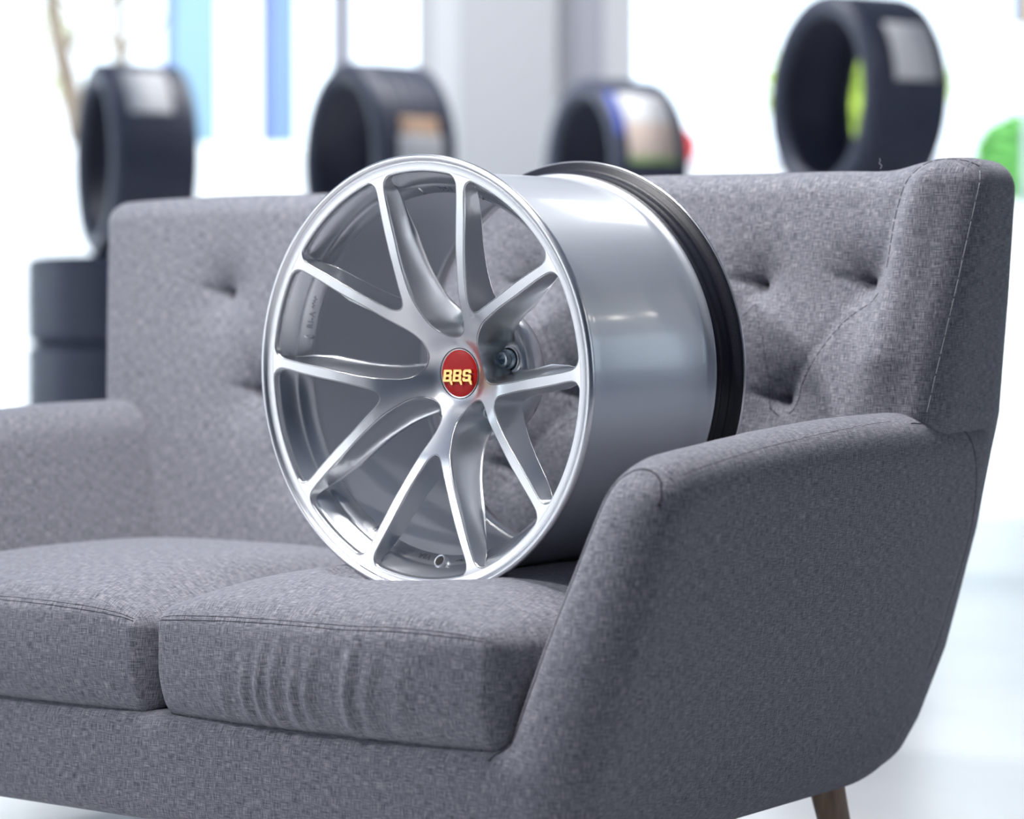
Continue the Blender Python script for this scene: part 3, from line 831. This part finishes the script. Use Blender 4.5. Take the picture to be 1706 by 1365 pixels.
def bar(name, x0, x1, mat, dz=0.08):
    return slab(name, px(x0, FD), px(x1, FD), FD-dz/2, FD+dz/2, 0.0, 3.25, mat)
bar('trim_1', 553, 589, M['frame_paint']); bar('trim_2', 695, 722, M['column_paint']); bar('trim_3', 722, 768, M['white_paint'], 0.12)
bar('trim_4', 926, 945, M['column_paint'], 0.12); bar('trim_5', 945, 1003, M['frame_paint'], 0.10); bar('trim_6', 1003, 1056, M['white_paint'], 0.08)
slab('window_1', -6.9, px(553, FD), FD-0.006, FD+0.006, 0.0, 3.25, m_glass)
slab('window_2', px(589, FD), px(695, FD), FD-0.006, FD+0.006, 0.0, 3.25, m_glass)
slab('added_wall_back', 2.55, 5.3, FD-0.1, FD+0.1, 0.0, 3.25, M['wall_paint'])  # unseen wall added to close the glazing, darkens barrel reflections and the arm side
slab('added_header', -6.4, 2.55, FD-0.12, FD+0.12, 2.5, 3.25, M['wall_paint'])  # unseen header added to lower the sky mirrored in the barrel
slab('window_3', px(1056, FD), 2.55, FD-0.006, FD+0.006, 0.0, 3.25, m_glass)

# ---- tyres
TR, TW = 0.325, 0.290
def tyre_profile():
    hw = TW/2; p = []
    outer = [(-hw*0.86, TR*0.775), (-hw*0.97, TR*0.815), (-hw, TR*0.875), (-hw*0.975, TR*0.945), (-hw*0.90, TR*0.982), (-hw*0.80, TR*0.995)]
    p += outer
    for g in (-0.52, -0.18, 0.18, 0.52):               # tread grooves
        w = 0.006; c = g*hw
        p += [(c-w, TR*(1-0.006*abs(g))), (c-w*0.8, TR-0.007), (c+w*0.8, TR-0.007), (c+w, TR*(1-0.006*abs(g)))]
    p += [(-a, r) for a, r in outer[::-1]]
    p += [(hw*0.80, TR*0.77), (hw*0.80, TR*0.76), (hw*0.90, TR*0.84), (hw*0.88, TR*0.92), (hw*0.7, TR*0.955), (0, TR*0.962), (-hw*0.7, TR*0.955), (-hw*0.88, TR*0.92), (-hw*0.90, TR*0.84), (-hw*0.80, TR*0.76), (-hw*0.80, TR*0.77)]
    return p
Vt, Ft = lathe(tyre_profile(), 96, 'Y')
t_src = mesh('tyre', Vt, Ft, M['rubber']); fix_normals(t_src); t_src.data.set_sharp_from_angle(angle=math.radians(45))
tyre_me = t_src.data; bpy.data.objects.remove(t_src)
def patch(a0, a1, y0, y1, r=TR+0.0012, th=0.0008):
    """A thin curved sticker on the tread, angles in degrees (0 = local X, 90 = up)."""
    V, F = lathe([(y0, r), (y1, r), (y1, r+th), (y0, r+th)], 12, 'Y', True, math.radians(a0), math.radians(a1))
    n = 4; F = list(F)+[[0, 1, 2, 3], [12*n+3, 12*n+2, 12*n+1, 12*n]]
    return V, F
def tyre(u, d, z, yaw, lying, label, stickers=(), group='display tyres'):
    root = empty('tyre', at(u, d, z)); tag(root, label, 'tyre', group)
    o = link(bpy.data.objects.new('tyre_body', tyre_me), root)
    if lying:
        o.rotation_euler = (PI/2, 0, 0); o.location = (0, 0, TW/2)
    else:
        o.location = (0, 0, TR); root.rotation_euler = (0, 0, yaw)
        for (a0, a1, y0, y1, mat, lb) in stickers:
            V, F = patch(a0, a1, y0, y1)
            s = fix_normals(mesh('label_sticker', V, F, M[mat], root)); s.location = (0, 0, TR)
            if lb: s['label'] = lb
    return root
# yaw that turns the axle (local +Y, away from the viewer) DEG to the right of the viewing direction
def yw(deg): return PSI-math.radians(deg)
D1 = 8.1
zt = 1.035
ul = px(207, D1)
for k, lb in enumerate(('black tyre lying flat under a standing tyre, top of the stack left of the sofa', 'black tyre lying flat, second from the top of the stack left of the sofa', 'black tyre lying flat at the bottom of the stack left of the sofa')):
    tyre(ul, D1, zt-(k+1)*TW, 0, True, lb, group='tyres stacked left of the sofa')
slab('display_plinth', ul-0.36, ul+0.36, D1-0.36, D1+0.36, 0.0, zt-3*TW, M['white_paint'], None, 0.008)
tag(bpy.data.objects['display_plinth'], 'low white plinth under the stack of tyres left of the sofa', 'plinth')
tyre(px(226, D1), D1, zt, yw(68), False, 'black tyre standing upright on the tyre stack at far left', ((24, 60, -0.085, 0.06, 'paper', 'white paper sticker on the tread'),))
bz0, bz1 = 0.0, 1.035
bench = empty('display_bench', at(px(830, 8.3), 8.3, 0), PSI); tag(bench, 'white display bench behind the sofa carrying two standing tyres', 'bench')
bm = bmesh.new(); box_mesh(bm, (0, 0, bz1-0.02), (1.56, 0.8, 0.04)); obj_bm('bench_top', bm, M['white_paint'], bench, 0.006)
for sx in (-0.73, 0.73):
    for sy in (-0.34, 0.34):
        bm = bmesh.new(); box_mesh(bm, (sx, sy, (bz1-0.04)/2), (0.05, 0.05, bz1-0.04)); obj_bm('leg', bm, M['white_paint'], bench, 0.004)
tyre(px(630, 8.1), 8.1, bz1, yw(62), False, 'black tyre standing upright beside the grey column, behind the wheel rim', ((-12, 11, -0.075, 0.085, 'paper', 'white paper sticker on the tread'), (11.2, 22, -0.065, 0.075, 'sticker_orange', 'orange band of the sticker')))
tyre(px(1024, 8.6), 8.6, bz1, yw(67.5), False, 'black tyre standing upright with a large colourful tread sticker, right of the column', ((27, 52, -0.095, 0.088, 'paper', 'large pale paper sticker on the tread'), (5.5, 26.8, -0.095, 0.088, 'sticker_peach', 'peach middle of the sticker'), (18, 52, -0.135, -0.096, 'sticker_blue', 'blue edge of the sticker'), (1.5, 5.3, -0.095, 0.088, 'sticker_green', 'green lower band of the sticker')))
D4 = 7.6; z4 = pz(-4, D4)-2*TR
slab('tall_plinth', px(1405, D4)-0.22, px(1405, D4)+0.22, D4-0.22, D4+0.22, 0.0, z4, M['white_paint'], None, 0.008)
tag(bpy.data.objects['tall_plinth'], 'tall white plinth behind the right half of the sofa back', 'plinth')
tyre(px(1425, D4), D4, z4, yw(67), False, 'black tyre standing upright above the right half of the sofa back', ((5, 40, -0.06, 0.095, 'paper', 'white paper sticker on the tread'),))

# ---- outside: trees, banners, cars, bush, hedge
m_bark = speckled('pale_bark', (0.14, 0.10, 0.07), (0.26, 0.20, 0.15), 8, 0.9, 0, 0.3)
m_leaf = speckled('light_green_leaves', (0.40, 0.52, 0.14), (0.72, 0.80, 0.34), 6, 0.7)
m_bush = speckled('yellow_green_leaves', (0.30, 0.46, 0.04), (0.62, 0.74, 0.12), 9, 0.7)
m_hedge = speckled('green_hedge_leaves', (0.10, 0.36, 0.08), (0.24, 0.58, 0.16), 9, 0.7)
def leaf_cloud(n, size, spread, seed):
    g = np.random.default_rng(seed); V, F = [], []
    c = g.normal(0, 1, (n, 3)); c /= np.linalg.norm(c, axis=1)[:, None]; c *= (g.random((n, 1))**0.4)*np.array(spread)
    for p in c:
        a, b2 = g.normal(0, 1, 3), g.normal(0, 1, 3); a /= np.linalg.norm(a); b2 -= a*(a@b2); b2 /= np.linalg.norm(b2)
        s = size*(0.6+0.8*g.random()); b = len(V)
        V += [p-a*s, p+b2*s*0.45, p+a*s, p-b2*s*0.45]; F.append([b, b+1, b+2, b+3])
    return np.array(V), F
def tree(u0, u1, d, label, seed, r):
    root = empty('tree', at(u0, d, -0.06)); tag(root, label, 'tree', None)
    base0 = np.array([0, 0, 0.0]); w = RT*(u1-u0)
    path = catmull([(0, 0, -0.02), (w.x*-0.1, w.y*-0.1, 1.1), (w.x*0.15, w.y*0.15, 2.4), (w.x, w.y, 3.8), (w.x*1.3, w.y*1.3, 5.4)], 6)
    rad = np.interp(path[:, 2], [0, 0.4, 3.0, 5.4], [r*1.5, r*1.1, r*0.9, r*0.5])
    v, f = tube(path, rad, 14); tk = mesh('trunk', v, f, m_bark, root)
    g = np.random.default_rng(seed)
    for k in range(4):
        a = g.random()*2*PI; z0 = 2.9+0.45*k; i = np.argmin(np.abs(path[:, 2]-z0)); p = path[i]
        q = [p, p+np.array([math.cos(a)*0.3, math.sin(a)*0.3, 0.35]), p+np.array([math.cos(a)*0.8, math.sin(a)*0.8, 0.8])]
        v, f = tube(catmull(q, 5), np.linspace(r*0.4, r*0.15, 11), 8); mesh('branch', v, f, m_bark, root)
    V, F = leaf_cloud(900, 0.07, (1.0, 1.0, 0.8), seed); V += np.array([w.x*1.3, w.y*1.3, 5.3])
    mesh('crown', V, F, m_leaf, root, smooth=False)
    for k in range(3):
        V, F = leaf_cloud(70, 0.05, (0.3, 0.3, 0.22), seed+k+3); a = g.random()*6.28
        V += np.array([math.cos(a)*0.5, math.sin(a)*0.5, 2.6+0.5*k]); mesh('foliage', V, F, m_leaf, root, smooth=False)
tree(px(150, 21), px(90, 21), 21, 'slim tree with a leaning brown trunk outside, leftmost in view', 3, 0.12)
tree(px(207, 25), px(204, 25), 25, 'slim upright tree outside, right of the leaning tree', 11, 0.11)
def banner(name, x0, x1, d, ytop, col, edge, label):
    root = empty(name, at(px((x0+x1)/2, d), d, -0.06), PSI); tag(root, label, 'banner')
    w = px(x1, d)-px(x0, d); zt_ = pz(ytop, d)+0.06
    nz, nx = 40, 12; Z = np.linspace(0.12, zt_, nz); Xs = np.linspace(-w/2, w/2, nx)
    A = np.array([(x, 0.02*math.sin(z*1.7)+0.012*math.sin(x*9), z) for z in Z for x in Xs]); B = A+np.array([0, 0.006, 0])
    V = np.concatenate([A, B]); F = []
    for i in range(nz-1):
        for j in range(nx-1):
            q = [i*nx+j, i*nx+j+1, (i+1)*nx+j+1, (i+1)*nx+j]; F += [q, [k+nz*nx for k in q[::-1]]]
    mesh('cloth', V, F, plain(name+'_cloth', col, 0.7), root)
    bm = bmesh.new(); box_mesh(bm, (0, 0.05, 0.04), (w*1.1, 0.3, 0.08)); obj_bm('base', bm, M['frame_paint'], root, 0.01)
    v, f = tube([(-w/2-0.02, 0.01, 0.04), (-w/2-0.02, 0.01, zt_+0.05)], 0.05, 12); p = mesh('pole', v, f, plain(name+'_pole', edge, 0.5), root)
banner('flag_banner', 288, 366, 18.6, -300, (0.22, 0.34, 0.44), (0.10, 0.13, 0.40), 'tall light blue cloth banner outside, above the far left tyre')
banner('flag_banner', 448, 496, 18.9, -300, (0.17, 0.25, 0.40), (0.10, 0.10, 0.36), 'narrow blue cloth banner outside, left of the second tyre')

m_carw = plain('white_car_paint', (0.86, 0.87, 0.88), 0.25, 0, 0.5, 0.5)
m_carglass = plain('pale_car_glass', (0.50, 0.55, 0.58), 0.06, 0, 0.8)
m_lamp = plain('red_tail_lamp', (0.75, 0.03, 0.02), 0.3)
def car(u, d, rz, label, L=4.2, W=1.76, H=1.46, van=0):
    root = empty('car', at(u, d, -0.06), PSI+rz); tag(root, label, 'car', 'cars parked outside')
    side = [(-0.50, .22), (-0.50, .50), (-0.485, .62), (-0.36, .66), (-0.26, .70), (-0.14, .95), (-0.04, 1.0), (0.16, 1.0), (0.30, .95), (0.42, .72), (0.49, .66), (0.50, .45), (0.495, .22)]
    if van: side = [(-0.50, .14), (-0.50, .40), (-0.49, .50), (-0.42, .56), (-0.40, .60), (-0.32, .92), (-0.28, .985), (0.20, 1.0), (0.47, .985), (0.485, .95), (0.497, .60), (0.50, .40), (0.498, .14)]
    pts = catmull([(x*L, z*H) for x, z in side], 4)
    rows = []
    for fy, inset in ((-1.0, 0.0), (-0.985, 0.0), (-0.5, 0.0), (0.5, 0.0), (0.985, 0.0), (1.0, 0.0)):
        y = fy*W/2
        tum = np.clip((pts[:, 1]-0.6*H)/(0.4*H), 0, 1)*0.16*W*np.sign(fy)*(abs(fy) > 0.6)
        k = 0.985 if abs(fy) == 1.0 else 1.0
        rows.append(np.stack([pts[:, 0]*k, np.full(len(pts), y)-tum, 0.22*H+(pts[:, 1]-0.22*H)*k], 1))
    n = len(pts); V = np.concatenate(rows); F = []
    for i in range(len(rows)-1):
        for j in range(n-1): F.append([i*n+j, i*n+j+1, (i+1)*n+j+1, (i+1)*n+j])
        F.append([i*n+n-1, i*n, (i+1)*n, (i+1)*n+n-1])
    F.append(list(range(n))[::-1]); F.append([(len(rows)-1)*n+j for j in range(n)])
    o = fix_normals(mesh('body', V, F, m_carw, root, angle=40))
    for sy in (-1, 1):                                  # side windows
        win = [(-0.37, .60), (-0.30, .88), (-0.27, .90), (-0.12, .90), (-0.12, .75), (-0.12, .60)] if van else [(-0.235, .70), (-0.135, .90), (-0.04, .95), (0.15, .95), (0.28, .90), (0.37, .72)]
        bm = bmesh.new()
        vv = [bm.verts.new((x*L, sy*(W/2-np.clip((z*H-0.6*H)/(0.4*H), 0, 1)*0.16*W+0.004), z*H)) for x, z in win]
        bm.faces.new(vv if sy < 0 else vv[::-1]); obj_bm('side_window', bm, m_carglass, root)
    for x0, z0, x1, z1, nm in (((-0.395, .62, -0.325, .90, 'windscreen'), (0.497, .62, 0.488, .90, 'rear_window')) if van else ((-0.253, .715, -0.148, .94, 'windscreen'), (0.415, .735, 0.315, .93, 'rear_window'))):
        bm = bmesh.new(); e = (0.006 if van else 0.014)*L*(-1 if x0 < 0 else 1)
        vv = [bm.verts.new((x0*L+e, -W*0.40, z0*H)), bm.verts.new((x0*L+e, W*0.40, z0*H)), bm.verts.new((x1*L+e, W*0.33, z1*H)), bm.verts.new((x1*L+e, -W*0.33, z1*H))]
        bm.faces.new(vv); obj_bm(nm, bm, m_carglass, root)
    for sx in (-0.30, 0.30):
        for sy in (-1, 1):
            Vw, Fw = lathe([(-0.10, 0.0), (-0.10, 0.26), (-0.08, 0.31), (0.08, 0.31), (0.10, 0.26), (0.10, 0.0)], 32, 'Y', closed=False)
            Vw += np.array([sx*L, sy*(W/2-0.10), 0.31]); mesh('wheel', Vw, Fw, M['rubber'], root, angle=40)
    for sy in (-1, 1):
        bm = bmesh.new(); box_mesh(bm, (0.497*L, sy*W*0.38, 0.56*H), (0.05, 0.22, 0.14)); obj_bm('tail_lamp', bm, m_lamp, root, 0.02)
car(px(150, 16.5), 16.9, 0.0, 'tall white van parked outside along the window, behind the leftmost standing tyre', 5.2, 1.9, 2.16, 1)
car(px(1355, 17), 17.4, PI/2, 'white car parked outside behind the rightmost standing tyre', 4.2, 1.76, 1.72)
rs_ = empty('road_sign', at(px(1128, 16), 16, -0.06), PSI); tag(rs_, 'round red road sign on a pole outside, right of the tyre with the colourful sticker', 'sign')
zc = pz(246, 16)+0.06
V, F = lathe([(-0.012, 0.0), (-0.012, 0.13), (-0.006, 0.14), (0.006, 0.14), (0.012, 0.13), (0.012, 0.0)], 40, 'Y', closed=False); V[:, 2] += zc
mesh('disc', V, F, plain('red_sign_paint', (0.60, 0.04, 0.03), 0.4), rs_, angle=40)
V, F = tube([(0, 0.04, 0), (0, 0.04, zc*0.5), (0, 0.04, zc+0.1)], 0.025, 12); mesh('pole', V, F, M['frame_paint'], rs_)
def bush(name, u, d, z, spread, mat, label, cat, seed, n=2600):
    root = empty(name, at(u, d, -0.06), PSI); tag(root, label, cat)
    V, F = leaf_cloud(n, 0.09, spread, seed); V[:, 2] += z+0.06; V = V[:]
    mesh('foliage', V, F, mat, root, smooth=False)
    v, f = tube([(0, 0, 0), (0.01, 0.01, z*0.5), (0, 0, z)], [0.05, 0.04, 0.02], 10); mesh('stem', v, f, m_bark, root)
bush('round_shrub', px(1426, 21), 21, pz(150, 21), (0.82, 0.6, 0.62), m_bush, 'yellow-green clipped shrub outside, seen through the hole of the rightmost tyre', 'shrub', 5)
bush('hedge', px(1702, 21), 21, pz(262, 21), (0.40, 0.4, 0.36), m_hedge, 'green hedge plant outside at the far right', 'hedge', 8)
sg = empty('street_sign', at(px(1696, 14), 14, -0.06), PSI); tag(sg, 'blue and orange street sign on a pole at the top right', 'sign')
zs = pz(46, 14)
for nm, a, b2, colr in (('blue_panel', 1681, 1697, (0.10, 0.19, 0.40)), ('orange_panel', 1697, 1722, (0.50, 0.33, 0.10))):
    bm = bmesh.new(); box_mesh(bm, ((px(a, 14)+px(b2, 14))/2-px(1696, 14), 0, zs+0.06+0.4), (px(b2, 14)-px(a, 14), 0.03, 0.8)); obj_bm(nm, bm, plain(nm, colr, 0.5), sg)
v, f = tube([(0.06, 0.04, 0), (0.06, 0.04, zs+0.8)], 0.025, 10); mesh('pole', v, f, M['frame_paint'], sg)
# pale building across the road
bd = empty('building', at(1.0, 46, -0.06), PSI); tag(bd, 'pale rendered building across the road', 'building')
m_bld = speckled('pale_render', (0.80, 0.78, 0.76), (0.88, 0.86, 0.84), 2, 0.8)
bm = bmesh.new(); box_mesh(bm, (0, 3, 2.1), (26, 6, 4.2)); obj_bm('wall', bm, m_bld, bd)
bm = bmesh.new(); box_mesh(bm, (0, 3, 4.3), (26.6, 6.6, 0.2)); obj_bm('roof', bm, M['frame_paint'], bd)
for k in range(8):
    bm = bmesh.new(); box_mesh(bm, (-10.5+3*k, -0.03, 2.2), (1.5, 0.1, 1.4)); obj_bm('window', bm, m_carglass, bd)
